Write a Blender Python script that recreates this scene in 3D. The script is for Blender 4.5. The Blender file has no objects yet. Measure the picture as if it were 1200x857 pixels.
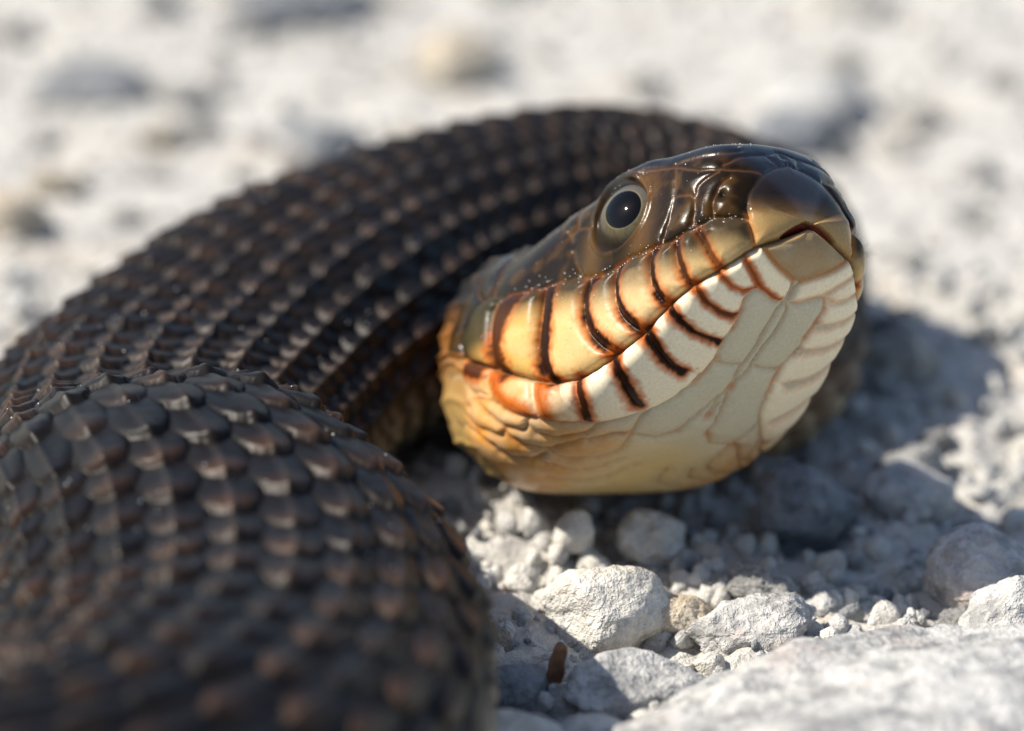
import bpy, bmesh, math, random
import numpy as np
from mathutils import Vector, kdtree

# =============================================================== camera, sky, sun, exposure
# lengths below are centimetres; everything is linked at real size (x 0.01 = metres)
CM = 0.01
PITCH = math.radians(20.0); DF = 30.0; SC = 0.0055; KPX = DF / SC
GV = 740.0                                   # photo row where the ground crosses the focus plane
RIGHT = np.array([1.0, 0, 0]); UP = np.array([0, math.sin(PITCH), math.cos(PITCH)]); FWD = np.array([0, math.cos(PITCH), -math.sin(PITCH)])
CTR = np.array([0, 0, (GV - 428.5) * SC * math.cos(PITCH)])
CAM = CTR - FWD * DF
scene = bpy.context.scene
col = scene.collection
cd = bpy.data.cameras.new('camera'); cam = bpy.data.objects.new('camera', cd); col.objects.link(cam)
cam.location = CAM * CM; cam.rotation_euler = (math.pi / 2 - PITCH, 0, 0)
cd.sensor_width = 36.0; cd.sensor_fit = 'HORIZONTAL'; cd.lens = 36.0 * DF / (1200 * SC)
cd.clip_start = 0.01; cd.clip_end = 500.0
cd.dof.use_dof = True; cd.dof.focus_distance = (DF - 0.30) * CM; cd.dof.aperture_fstop = 20.5; cd.dof.aperture_blades = 0
scene.camera = cam
SUN_EL = math.radians(47); SUN_TO = np.array([-0.985, -0.08])       # horizontal direction to the sun
SUN_TO = SUN_TO / np.linalg.norm(SUN_TO)
world = bpy.data.worlds.new('World'); scene.world = world; world.use_nodes = True
wn = world.node_tree.nodes; wl = world.node_tree.links
sky = wn.new('ShaderNodeTexSky'); sky.sky_type = 'NISHITA'; sky.sun_disc = False
sky.sun_elevation = SUN_EL; sky.sun_rotation = math.atan2(SUN_TO[0], SUN_TO[1])
wl.new(sky.outputs[0], wn['Background'].inputs[0]); wn['Background'].inputs[1].default_value = 0.105
sd = bpy.data.lights.new('sun', 'SUN'); sun = bpy.data.objects.new('sun', sd); col.objects.link(sun)
sd.energy = 5.0; sd.angle = math.radians(0.53); sd.color = (1.0, 0.93, 0.82)
sun.rotation_euler = Vector((SUN_TO[0] * math.cos(SUN_EL), SUN_TO[1] * math.cos(SUN_EL), math.sin(SUN_EL))).to_track_quat('Z', 'Y').to_euler()
sun.location = (-0.3, -0.1, 0.4)
vs = scene.view_settings; vs.view_transform = 'Standard'; vs.look = 'None'; vs.exposure = 0.50; vs.gamma = 1.0; vs.use_curve_mapping = False

# =============================================================== helpers
def unproj(u,v,d):
    k=(DF+d)/KPX
    return CAM+FWD*(DF+d)+RIGHT*((u-600)*k)+UP*((428.5-v)*k)
def proj(P):
    Q=P-CAM; z=Q@FWD
    return np.stack([600+Q@RIGHT/z*KPX,428.5-Q@UP/z*KPX,z-DF],-1)
def pchip(x,y,xi):
    x=np.asarray(x,float); y=np.asarray(y,float); h=np.diff(x); d=np.diff(y)/h
    m=np.zeros_like(y); m[0]=d[0]; m[-1]=d[-1]
    for i in range(1,len(x)-1):
        if d[i-1]*d[i]>0:
            w1=2*h[i]+h[i-1]; w2=h[i]+2*h[i-1]; m[i]=(w1+w2)/(w1/d[i-1]+w2/d[i])
    i=np.clip(np.searchsorted(x,xi)-1,0,len(x)-2); t=(xi-x[i])/h[i]
    return ((1+2*t)*(1-t)**2*y[i]+t*(1-t)**2*h[i]*m[i]+t*t*(3-2*t)*y[i+1]+t*t*(t-1)*h[i]*m[i+1])
# ---------------------------------------------------------------- head pose
AL,EL,RO=[math.radians(a) for a in (36,22,-6)]
def camvec(a): return a[0]*RIGHT+a[1]*UP-a[2]*FWD
_f=np.array([math.sin(AL)*math.cos(EL),math.sin(EL),math.cos(AL)*math.cos(EL)])
_l=np.cross([0,1,0],_f); _l/=np.linalg.norm(_l); _u=np.cross(_f,_l)
HF=camvec(_f); HL=camvec(_l*math.cos(RO)+_u*math.sin(RO)); HU=camvec(-_l*math.sin(RO)+_u*math.cos(RO))
NOTCH=unproj(946,266,-0.45)
# sections: s, then (y,z) for top, top-mid handled, canthus, cheek, lip, mouth, low lip, chin side, chin
SEC=[
 (.02,.22,.12,.19,.19,.11,.20,.03,.18,-.04,.16,-.08,.10,-.11,-.12),
 (.10,.47,.27,.42,.39,.27,.43,.05,.41,-.10,.38,-.16,.22,-.20,-.21),
 (.25,.66,.39,.59,.52,.38,.57,.05,.54,-.18,.49,-.25,.28,-.29,-.30),
 (.50,.72,.48,.65,.60,.42,.69,-.02,.65,-.30,.57,-.39,.34,-.45,-.45),
 (.80,.71,.55,.68,.64,.44,.75,-.08,.71,-.40,.63,-.50,.39,-.57,-.58),
 (1.1,.70,.59,.68,.68,.45,.79,-.12,.76,-.50,.69,-.60,.43,-.68,-.69),
 (1.5,.73,.61,.68,.76,.41,.87,-.10,.85,-.52,.79,-.67,.48,-.77,-.80),
 (2.0,.73,.64,.65,.86,.39,.97,.00,.95,-.32,.94,-.62,.59,-.82,-.84),
 (2.5,.76,.68,.66,.91,.41,1.01,.10,1.01,-.02,.97,-.48,.62,-.80,-.87),
 (3.0,.70,.67,.58,.88,.36,.96,.07,.97,-.16,.90,-.48,.58,-.76,-.86)]
def ell(s,a,b,zc):
    r=[s,zc+b]
    for k in (2,3,4,5,6,7):
        th=k*math.pi/8; r+= [a*math.sin(th), zc+b*math.cos(th)]
    return tuple(r+[zc-b])
BODY=[(3.9,.84,.80,-.04),(5.5,.84,.69,0),(7.5,1.02,.82,0),(9.2,1.2,.86,0),(10.6,1.32,.78,0),(11.9,1.32,.66,0),(13.1,1.25,.66,0),(13.9,1.27,.76,0),(14.8,1.34,.91,0),(15.7,1.42,.87,0),(16.6,1.45,.80,0),(17.7,1.42,.82,0),(19.2,1.3,.86,0),(21,1.1,.8,0),(23,.8,.64,0),(25.5,.5,.42,0),(28,.25,.22,0),(31.5,.04,.04,0)]
SECT=np.array(SEC+[ell(*b) for b in BODY])
def sections(s):
    """half section points, shape (len(s),9,2): y outwards (right side), z up"""
    q=np.sqrt(np.maximum(s,0)); qs=np.sqrt(np.r_[0,SECT[:,0]])
    out=np.zeros((len(s),9,2))
    def col(j): return pchip(qs,np.r_[0,SECT[:,j]],q)
    out[:,0,1]=col(1)
    for k,j in zip(range(2,8),range(2,14,2)):
        out[:,k,0]=col(j); out[:,k,1]=col(j+1)
    out[:,8,1]=col(14)
    out[:,1,0]=out[:,2,0]*.54; out[:,1,1]=out[:,0,1]*.76+out[:,2,1]*.24
    return out
def section_curve(P,n):
    """Catmull-Rom through the 9 half-section points; returns (N,n,2), phi = 0..8"""
    ext=np.concatenate([P[:,1:2]*[-1,1],P,P[:,7:8]*[-1,1]],1)
    ph=np.linspace(0,8,n); i=np.clip(ph.astype(int),0,7); t=(ph-i)[None,:,None]
    p0,p1,p2,p3=ext[:,i],ext[:,i+1],ext[:,i+2],ext[:,i+3]
    return .5*(2*p1+(p2-p0)*t+(2*p0-5*p1+4*p2-p3)*t*t+(3*p1-p0-3*p2+p3)*t**3),ph
# ---------------------------------------------------------------- spine
HS=2.2
def spine_points():
    pts=[NOTCH-HF*s for s in np.arange(-.0,HS+.01,.55)]
    pts+=[unproj(690,408,2.05),unproj(768,420,2.75),unproj(860,412,3.45)]
    pts+=[np.array(p) for p in [(1.70,3.9,.72),(1.60,4.72,.86),(.7,5.02,.90),(-.66,4.22,.84),(-1.52,3.14,.76),(-2.15,2.03,.66),(-2.40,.95,.66),(-2.34,-.1,.76),(-2.1,-1.0,.89),(-1.78,-1.9,.84),(-1.62,-2.9,.80),(-1.66,-4.0,.82),(-2.2,-5.3,.86),(-3.8,-6.2,.82),(-5.7,-6.4,.65),(-7.6,-5.2,.42),(-8.8,-3.2,.25),(-9.3,-.8,.12),(-9.4,1.2,.06)]]
    return np.array(pts)
def crspline(P,n=40):
    E=np.concatenate([[2*P[0]-P[1]],P,[2*P[-1]-P[-2]]]); out=[]
    for i in range(len(P)-1):
        a,b,c,d=E[i:i+4]; ts=np.linspace(0,1,n,endpoint=False)
        t0=0; t1=t0+np.linalg.norm(b-a)**.5; t2=t1+np.linalg.norm(c-b)**.5; t3=t2+np.linalg.norm(d-c)**.5
        for u in ts:
            t=t1+(t2-t1)*u
            A1=(t1-t)/(t1-t0)*a+(t-t0)/(t1-t0)*b; A2=(t2-t)/(t2-t1)*b+(t-t1)/(t2-t1)*c; A3=(t3-t)/(t3-t2)*c+(t-t2)/(t3-t2)*d
            B1=(t2-t)/(t2-t0)*A1+(t-t0)/(t2-t0)*A2; B2=(t3-t)/(t3-t1)*A2+(t-t1)/(t3-t1)*A3
            out.append((t2-t)/(t2-t1)*B1+(t-t1)/(t2-t1)*B2)
    out.append(P[-1]); return np.array(out)
SPC=crspline(spine_points()); SPL=np.r_[0,np.cumsum(np.linalg.norm(np.diff(SPC,axis=0),axis=1))]
def smooth_cols(A,n):
    k=np.ones(n)/n; return np.stack([np.convolve(np.pad(A[:,j],n//2,mode='edge'),k,'valid')[:len(A)] for j in range(A.shape[1])],1)
def frames(s):
    C=np.stack([np.interp(s,SPL,SPC[:,j]) for j in range(3)],1)
    e=.06
    T=np.stack([np.interp(s+e,SPL,SPC[:,j])-np.interp(np.maximum(s-e,0),SPL,SPC[:,j]) for j in range(3)],1)
    T/=np.linalg.norm(T,axis=1)[:,None]+1e-9
    w=np.clip((s-2.0)/2.5,0,1)[:,None]; w=w*w*(3-2*w)
    U=HU*(1-w)+np.array([0,0,1.0])*w
    U=U-T*(U*T).sum(1)[:,None]; U/=np.linalg.norm(U,axis=1)[:,None]
    R=np.cross(U,T)            # T runs to the tail: snake's right
    R=-np.cross(T,U)*1.0
    # want right side = -HL at head
    sgn=np.sign((R[0]@(-HL)))
    return C,T,U,R*sgn
def surface(s,n,side=1):
    P=sections(s); S,ph=section_curve(P,n); C,T,U,R=frames(s)
    return C[:,None]+side*S[:,:,:1]*R[:,None]+S[:,:,1:]*U[:,None],ph

def ground_at(u, v, z=0.0):
    r = unproj(u, v, 0.0) - CAM
    return CAM + r * ((z - CAM[2]) / r[2])
def sstep(x, a, b):
    t = np.clip((x - a) / (b - a), 0, 1); return t * t * (3 - 2 * t)
def vnoise(P, f, seed=0):
    """3-D value noise in 0..1"""
    P = np.asarray(P, float) * f + 37.1 * (seed + 1); i = np.floor(P).astype(np.int64); t = P - i; t = t * t * (3 - 2 * t); out = 0
    for dx in (0, 1):
        for dy in (0, 1):
            for dz in (0, 1):
                h = ((i[..., 0] + dx) * 73856093) ^ ((i[..., 1] + dy) * 19349663) ^ ((i[..., 2] + dz) * 83492791) ^ (seed * 2654435)
                h = (h ^ (h >> 13)) * 1274126177; h = (h ^ (h >> 16)) & 0xFFFF
                out = out + (h / 65535.0) * (t[..., 0] if dx else 1 - t[..., 0]) * (t[..., 1] if dy else 1 - t[..., 1]) * (t[..., 2] if dz else 1 - t[..., 2])
    return out
def fbm(P, f, seed=0, o=3):
    return sum(vnoise(P, f * 2 ** k, seed + k) * .5 ** k for k in range(o)) / sum(.5 ** k for k in range(o))
def hash2(a, b, k=0):
    v = np.sin(a * 12.9898 + b * 78.233 + k * 37.719) * 43758.5453
    return v - np.floor(v)
def mesh_from(name, V, F, smooth=True, cols=None):
    V = np.asarray(V, np.float32); F = np.asarray(F, np.int32); k = F.shape[1]
    me = bpy.data.meshes.new(name)
    me.vertices.add(len(V)); me.vertices.foreach_set('co', (V * CM).astype(np.float32).ravel())
    me.loops.add(F.size); me.loops.foreach_set('vertex_index', F.ravel())
    me.polygons.add(len(F)); me.polygons.foreach_set('loop_start', np.arange(0, F.size, k, dtype=np.int32))
    try: me.polygons.foreach_set('loop_total', np.full(len(F), k, np.int32))
    except Exception: pass
    if smooth: me.polygons.foreach_set('use_smooth', np.ones(len(F), bool))
    me.update(calc_edges=True); me.validate()
    if cols is not None:
        a = me.color_attributes.new('pigment', 'FLOAT_COLOR', 'POINT'); a.data.foreach_set('color', np.asarray(cols, np.float32).ravel())
    return me
def obj(name, me, mat, parent=None, loc=None):
    o = bpy.data.objects.new(name, me); col.objects.link(o)
    if mat is not None and me is not None and not me.materials: me.materials.append(mat)
    if parent is not None: o.parent = parent
    if loc is not None: o.location = np.asarray(loc) * CM
    return o
def tag(o, label, cat, group=None, kind=None):
    o['label'] = label; o['category'] = cat
    if group: o['group'] = group
    if kind: o['kind'] = kind
    return o
def new_mat(name):
    m = bpy.data.materials.new(name); m.use_nodes = True
    return m, m.node_tree.nodes, m.node_tree.links, m.node_tree.nodes['Principled BSDF']
def ramp(n, pts):
    r = n.new('ShaderNodeValToRGB'); e = r.color_ramp.elements
    while len(e) < len(pts): e.new(0.5)
    for el, (p, c) in zip(e, pts): el.position = p; el.color = (*c, 1)
    return r

# =============================================================== materials
def skin_material():
    m, n, l, b = new_mat('snake_skin')
    a = n.new('ShaderNodeAttribute'); a.attribute_name = 'pigment'
    tc = n.new('ShaderNodeTexCoord')
    nz = n.new('ShaderNodeTexNoise'); nz.inputs['Scale'].default_value = 5200; nz.inputs['Detail'].default_value = 3; l.new(tc.outputs['Object'], nz.inputs['Vector'])
    nz2 = n.new('ShaderNodeTexNoise'); nz2.inputs['Scale'].default_value = 1300; nz2.inputs['Detail'].default_value = 4; l.new(tc.outputs['Object'], nz2.inputs['Vector'])
    mr = n.new('ShaderNodeMapRange'); mr.inputs[1].default_value = .25; mr.inputs[2].default_value = .75; mr.inputs[3].default_value = .91; mr.inputs[4].default_value = 1.09; l.new(nz.outputs['Fac'], mr.inputs[0])
    vm = n.new('ShaderNodeVectorMath'); vm.operation = 'SCALE'; l.new(a.outputs['Color'], vm.inputs[0]); l.new(mr.outputs[0], vm.inputs['Scale'])
    l.new(vm.outputs[0], b.inputs['Base Color'])
    ad = n.new('ShaderNodeMath'); ad.operation = 'MULTIPLY_ADD'; l.new(nz2.outputs['Fac'], ad.inputs[0]); ad.inputs[1].default_value = .16; l.new(a.outputs['Alpha'], ad.inputs[2])
    su = n.new('ShaderNodeMath'); su.operation = 'SUBTRACT'; l.new(ad.outputs[0], su.inputs[0]); su.inputs[1].default_value = .08
    l.new(su.outputs[0], b.inputs['Roughness'])
    bp = n.new('ShaderNodeBump'); bp.inputs['Strength'].default_value = .14; bp.inputs['Distance'].default_value = 0.00006
    mx = n.new('ShaderNodeMath'); mx.operation = 'ADD'; l.new(nz.outputs['Fac'], mx.inputs[0]); l.new(nz2.outputs['Fac'], mx.inputs[1])
    l.new(mx.outputs[0], bp.inputs['Height']); l.new(bp.outputs[0], b.inputs['Normal'])
    b.inputs['IOR'].default_value = 1.5; ga = n.new('ShaderNodeAttribute'); ga.attribute_name = 'gloss'; l.new(ga.outputs['Fac'], b.inputs['Specular IOR Level'])
    return m
def eye_material():
    m, n, l, b = new_mat('eye_iris')
    a = n.new('ShaderNodeAttribute'); a.attribute_name = 'pigment'
    l.new(a.outputs['Color'], b.inputs['Base Color']); b.inputs['Roughness'].default_value = .5; b.inputs['Specular IOR Level'].default_value = .2
    b.inputs['Coat Weight'].default_value = .7; b.inputs['Coat Roughness'].default_value = .06; b.inputs['Coat IOR'].default_value = 1.38
    return m
def pupil_material():
    m, n, l, b = new_mat('eye_pupil'); b.inputs['Base Color'].default_value = (.002, .002, .003, 1); b.inputs['Roughness'].default_value = .05; b.inputs['IOR'].default_value = 1.27
    return m
def rock_material(name, pale, mid, dark, tint, dark_amt=.5, scale=1.0, th=.36):
    m, n, l, b = new_mat(name)
    tc = n.new('ShaderNodeTexCoord'); oi = n.new('ShaderNodeObjectInfo')
    off = n.new('ShaderNodeVectorMath'); off.operation = 'ADD'; l.new(tc.outputs['Object'], off.inputs[0])
    rs = n.new('ShaderNodeVectorMath'); rs.operation = 'SCALE'; rs.inputs[0].default_value = (1.7, 2.3, 3.1); l.new(oi.outputs['Random'], rs.inputs['Scale']); l.new(rs.outputs[0], off.inputs[1])
    def noise(s, d, rough=.6):
        t = n.new('ShaderNodeTexNoise'); t.inputs['Scale'].default_value = s * scale; t.inputs['Detail'].default_value = d; t.inputs['Roughness'].default_value = rough; l.new(off.outputs[0], t.inputs['Vector']); return t
    n1 = noise(190, 5); n2 = noise(900, 4, .7); n3 = noise(420, 6, .65)
    vo = n.new('ShaderNodeTexVoronoi'); vo.inputs['Scale'].default_value = 750 * scale; l.new(off.outputs[0], vo.inputs['Vector'])
    r1 = ramp(n, [(.32, mid), (.5, pale), (.72, pale)]); l.new(n1.outputs['Fac'], r1.inputs[0])
    r2 = ramp(n, [(.0, (1, 1, 1)), (th, (1, 1, 1)), (th + .11, (0, 0, 0)), (1, (0, 0, 0))]); l.new(n3.outputs['Fac'], r2.inputs[0])
    vr = ramp(n, [(.0, (0, 0, 0)), (.35, (.25, .25, .25)), (1, (1, 1, 1))]); l.new(vo.outputs['Color'], vr.inputs[0])
    mu = n.new('ShaderNodeMath'); mu.operation = 'MULTIPLY'; l.new(r2.outputs[0], mu.inputs[0]); mu.inputs[1].default_value = dark_amt
    mx = n.new('ShaderNodeMix'); mx.data_type = 'RGBA'; l.new(mu.outputs[0], mx.inputs['Factor']); l.new(r1.outputs[0], mx.inputs['A']); mx.inputs['B'].default_value = (*dark, 1)
    r3 = ramp(n, [(.0, (0, 0, 0)), (.58, (0, 0, 0)), (.70, (1, 1, 1)), (1, (1, 1, 1))]); l.new(noise(130, 4).outputs['Fac'], r3.inputs[0])
    m3 = n.new('ShaderNodeMath'); m3.operation = 'MULTIPLY'; l.new(r3.outputs[0], m3.inputs[0]); m3.inputs[1].default_value = .6
    mt = n.new('ShaderNodeMix'); mt.data_type = 'RGBA'; l.new(m3.outputs[0], mt.inputs['Factor']); l.new(mx.outputs['Result'], mt.inputs['A']); mt.inputs['B'].default_value = (*tint, 1)
    gr = n.new('ShaderNodeMapRange'); gr.inputs[1].default_value = .3; gr.inputs[2].default_value = .7; gr.inputs[3].default_value = .78; gr.inputs[4].default_value = 1.16; l.new(n2.outputs['Fac'], gr.inputs[0])
    sc = n.new('ShaderNodeVectorMath'); sc.operation = 'SCALE'; l.new(mt.outputs['Result'], sc.inputs[0]); l.new(gr.outputs[0], sc.inputs['Scale'])
    l.new(sc.outputs[0], b.inputs['Base Color']); b.inputs['Roughness'].default_value = .78
    bp = n.new('ShaderNodeBump'); bp.inputs['Strength'].default_value = 1.0; bp.inputs['Distance'].default_value = 0.0007
    ah = n.new('ShaderNodeMath'); ah.operation = 'ADD'; l.new(n2.outputs['Fac'], ah.inputs[0]); l.new(n3.outputs['Fac'], ah.inputs[1])
    l.new(ah.outputs[0], bp.inputs['Height']); l.new(bp.outputs[0], b.inputs['Normal'])
    return m
M_SKIN = skin_material(); M_EYE = eye_material(); M_PUPIL = pupil_material()
M_WHITE = rock_material('quartz_white', (.66, .635, .58), (.54, .515, .465), (.19, .19, .19), (.56, .45, .30), .30)
M_GREY = rock_material('granite_grey', (.56, .55, .525), (.41, .41, .40), (.11, .115, .125), (.54, .42, .37), .55, 1.0, .40)
M_DARK = rock_material('stone_dark', (.26, .27, .28), (.16, .17, .19), (.05, .055, .065), (.28, .22, .17), .6)
M_TAN = rock_material('stone_ochre', (.62, .55, .44), (.52, .42, .29), (.13, .11, .09), (.50, .30, .12), .35)
M_GROUND = rock_material('gravel_ground', (.54, .52, .48), (.455, .435, .395), (.19, .185, .18), (.50, .41, .31), .45, .8)
def plain(name, c, rough=.7):
    m, n, l, b = new_mat(name); tc = n.new('ShaderNodeTexCoord'); nz = n.new('ShaderNodeTexNoise'); nz.inputs['Scale'].default_value = 2500; nz.inputs['Detail'].default_value = 5
    l.new(tc.outputs['Object'], nz.inputs['Vector']); r = ramp(n, [(.3, tuple(x * .55 for x in c)), (.7, tuple(min(1, x * 1.3) for x in c))]); l.new(nz.outputs['Fac'], r.inputs[0]); l.new(r.outputs[0], b.inputs['Base Color']); b.inputs['Roughness'].default_value = rough
    return m
M_WOOD = plain('wood_chip', (.22, .10, .045)); M_DUST = plain('dust_grain', (.75, .73, .68)); M_FIBRE = plain('plant_fibre', (.55, .50, .42))

# =============================================================== the ground
def axis(lo, hi, step, far, grow=1.22):
    a = list(np.arange(lo, hi + 1e-6, step)); d = step
    while a[-1] < far: d *= grow; a.append(a[-1] + d)
    d = step
    while a[0] > -far: d *= grow; a.insert(0, a[0] - d)
    return np.array(a)
gx = axis(-9, 9, .09, 6000); gy = axis(-6, 22, .10, 6000)
GX, GY = np.meshgrid(gx, gy)
def ground_height(x, y):
    P = np.stack([x, y, np.zeros_like(x)], -1)
    fade = np.exp(-np.maximum(0, np.hypot(x, y - 6) - 30) / 40)
    return ((fbm(P, .45, 3) - .5) * .35 + (fbm(P, 1.7, 7) - .5) * .36 + (fbm(P, 4.5, 11) - .5) * .26) * fade * (1 - .55 * sstep(y, 4.5, 8)) - .08
GZ = ground_height(GX, GY)
nv, nu = GX.shape
ii = np.arange(nv * nu).reshape(nv, nu)
gme = mesh_from('ground', np.stack([GX, GY, GZ], -1).reshape(-1, 3), np.stack([ii[:-1, :-1], ii[:-1, 1:], ii[1:, 1:], ii[1:, :-1]], -1).reshape(-1, 4))
g = obj('ground', gme, M_GROUND); g['kind'] = 'structure'

# =============================================================== the snake
# ---- seams of the head plates, traced in photo pixels and laid onto the head surface
_CROPS = dict(A=(500, 140, 4.2857), B=(740, 140, 4.2857), C=(500, 320, 4.2857), D=(740, 260, 4.2857), E=(500, 400, 4.2857), K=(740, 400, 4.2857),
              F=(860, 220, 7.143), T=(780, 150, 7.143), S=(500, 260, 7.143), G=(620, 260, 4.2857), H=(840, 300, 6.122), P=(0, 0, 1.0))
def tr(c, *p):
    x, y, k = _CROPS[c]; return [(x + a / k, y + b / k) for a, b in p]
MOUTH = tr('P', (946, 266), (913, 281), (884.5, 291), (860, 307), (839, 320), (811, 336), (784, 359), (758, 389), (725, 415), (709, 428), (678, 445), (649, 450), (624, 446), (593, 437), (579, 432), (556, 426), (546, 421))
ROSTRAL = tr('P', (920, 196), (908, 198), (900, 202), (893.4, 206), (883.6, 220), (876.6, 231), (874.5, 245), (876, 256), (881, 272), (884.5, 290))
MENTAL = tr('F', (240, 515), (300, 590), (380, 670), (440, 720), (480, 755))
SL_TOP = tr('B', (590, 510), (550, 500), (480, 495), (400, 510), (340, 545)) + tr('G', (760, 80), (720, 110), (640, 140), (570, 170), (510, 200), (430, 245), (350, 285), (290, 292), (210, 300), (100, 330), (0, 360)) + tr('S', (900, 590), (740, 622), (640, 660), (570, 636), (500, 668), (440, 725), (370, 805)) + tr('C', (240, 230), (205, 310), (190, 380), (205, 430))
SL_SEAMS = [tr('G', (848, 45), (885, 110), (915, 175), (960, 238)), tr('G', (745, 90), (748, 180), (775, 260), (822, 325)), tr('G', (632, 143), (615, 230), (620, 310), (655, 370), (705, 422)),
            tr('G', (462, 230), (440, 330), (447, 410), (480, 480), (540, 535), (594, 560)), tr('G', (330, 290), (285, 400), (285, 480), (310, 560), (370, 620), (442, 670)),
            tr('G', (95, 335), (75, 450), (60, 600), (65, 700), (95, 790), (105, 806)), tr('C', (378, 138), (345, 220), (335, 320), (340, 400), (358, 488))]
# bars: (curve, black half width, orange half width, black strength)
SL_BARS = [(tr('G', (862, 50), (895, 110), (925, 170), (965, 228)), .012, .030, .7), (tr('G', (760, 100), (768, 200), (795, 262), (825, 318)), .016, .034, .9), (tr('G', (648, 155), (634, 230), (645, 310), (675, 370), (708, 415)), .024, .040, 1),
           (tr('G', (490, 235), (465, 310), (470, 400), (500, 470), (555, 530), (596, 553)), .026, .044, 1), (tr('G', (338, 300), (308, 380), (308, 470), (335, 555), (390, 612), (448, 660)), .028, .050, 1),
           (tr('G', (128, 350), (112, 480), (95, 600), (90, 700), (110, 780), (122, 806)), .034, .048, 1), (tr('C', (465, 130), (415, 220), (378, 320), (368, 400), (382, 470), (390, 498)), .045, .060, .9)]
IL_SEAMS = [tr('D', (562, 190), (590, 240), (630, 320), (690, 362), (738, 395)), tr('D', (440, 250), (480, 305), (540, 345), (615, 318)), tr('D', (318, 325), (365, 395), (440, 445), (525, 458)),
            tr('D', (198, 412), (245, 495), (325, 555), (445, 592)), tr('D', (85, 545), (130, 645), (180, 705), (262, 742), (330, 752)), tr('G', (428, 690), (465, 775)) + tr('C', (970, 530), (1020, 620), (1062, 655)),
            tr('C', (758, 545), (766, 640), (768, 725)), tr('C', (550, 553), (548, 640), (560, 715)), tr('C', (330, 485), (328, 570), (345, 640)), tr('C', (205, 455), (200, 530), (230, 590), (330, 622))]
IL_BARS = [(tr('D', (575, 190), (604, 245), (645, 318), (700, 362), (732, 388)), .008, .030, .45), (tr('D', (450, 255), (490, 308), (540, 338), (610, 320)), .006, .028, .4), (tr('D', (332, 330), (372, 390), (442, 440), (522, 455)), .012, .030, .8),
           (tr('D', (212, 420), (252, 490), (330, 550), (440, 584)), .018, .034, 1), (tr('D', (97, 550), (142, 640), (190, 700), (258, 734)), .026, .042, 1), (tr('C', (958, 430), (990, 520), (1040, 610), (1058, 638)), .026, .044, 1),
           (tr('C', (788, 545), (795, 630), (812, 720)), .022, .050, .95), (tr('C', (588, 560), (592, 620), (612, 705)), .006, .056, .3), (tr('C', (362, 530), (374, 595), (420, 655), (520, 700)), .006, .050, .3), (tr('C', (225, 480), (285, 500)), .03, .05, .9)]
IL_LOW = tr('D', (740, 398), (700, 385), (640, 335), (615, 320), (552, 380), (545, 430), (500, 520), (450, 585), (420, 660), (400, 690)) + tr('K', (300, 190), (200, 270), (120, 312), (60, 335)) + tr('E', (1000, 362), (880, 392), (800, 396), (700, 396), (600, 386), (540, 370), (490, 376), (420, 350), (345, 302), (270, 285), (205, 200))
CHIN = [tr('P', (927, 325), (926, 336), (918, 353), (910, 357), (879, 411), (864, 428), (861, 436)), tr('D', (420, 690), (480, 706), (535, 702)), tr('K', (520, 150), (500, 220), (430, 265), (330, 350), (230, 430), (110, 466), (20, 450)),
        tr('K', (430, 265), (388, 340), (400, 400), (450, 412), (520, 392)), tr('E', (262, 288), (300, 350), (400, 425), (512, 440), (516, 384)), tr('E', (512, 392), (560, 450), (650, 472), (780, 452), (880, 396)),
        tr('E', (810, 480), (900, 460), (1030, 440), (1060, 380), (1110, 330)), tr('E', (190, 340), (260, 430), (400, 472), (402, 430)), tr('E', (408, 450), (480, 502), (600, 526), (740, 492), (800, 470)),
        tr('E', (600, 530), (700, 572), (850, 566), (970, 530), (1030, 440)), tr('E', (190, 400), (300, 480), (420, 560), (560, 575), (600, 535)), tr('E', (560, 575), (700, 625), (850, 620), (960, 570)), tr('E', (620, 660), (760, 690), (900, 670), (1040, 600)),
        tr('E', (150, 130), (130, 200), (160, 290), (240, 335)), tr('E', (185, 340), (130, 270), (110, 190))]
CHIN_RUST = [tr('D', (552, 380), (545, 430), (500, 520)), tr('K', (522, 225), (545, 280)), tr('K', (430, 60), (400, 95), (300, 195)), tr('E', (408, 455), (470, 495), (570, 550)), tr('E', (262, 285), (300, 300)), tr('E', (980, 445), (1030, 450)), tr('E', (600, 380), (540, 370)), tr('K', (230, 430), (180, 440)), tr('K', (400, 395), (440, 408)), tr('E', (190, 345), (300, 480), (420, 560))]
TOP = [tr('B', (-150, 330), (0, 303), (60, 292), (100, 268), (220, 245), (330, 262), (450, 256), (560, 262), (650, 272), (655, 285)), tr('B', (225, 250), (228, 320), (222, 400), (200, 500), (165, 620)), tr('B', (228, 392), (310, 380), (330, 420), (312, 540)),
       tr('B', (322, 540), (320, 430), (345, 330), (440, 262)), tr('B', (418, 500), (408, 430), (440, 345), (490, 300)), tr('B', (100, 385), (70, 310), (60, 292)), tr('T', (480, 322), (600, 262), (700, 238), (830, 240)), tr('T', (830, 240), (900, 290), (940, 325)), tr('T', (830, 240), (960, 202), (1060, 196)),
       tr('T', (100, 312), (250, 262), (420, 235), (620, 205)), tr('A', (640, 495), (680, 560), (735, 582), (738, 650), (760, 735), (800, 795)), tr('A', (735, 582), (772, 552), (840, 552)), tr('A', (772, 552), (765, 500), (800, 430), (845, 390)), tr('S', (700, 330), (620, 460), (582, 600), (578, 632)), tr('S', (470, 480), (440, 560), (440, 640), (480, 665))]
EYE_PX = (731, 255)

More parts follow.
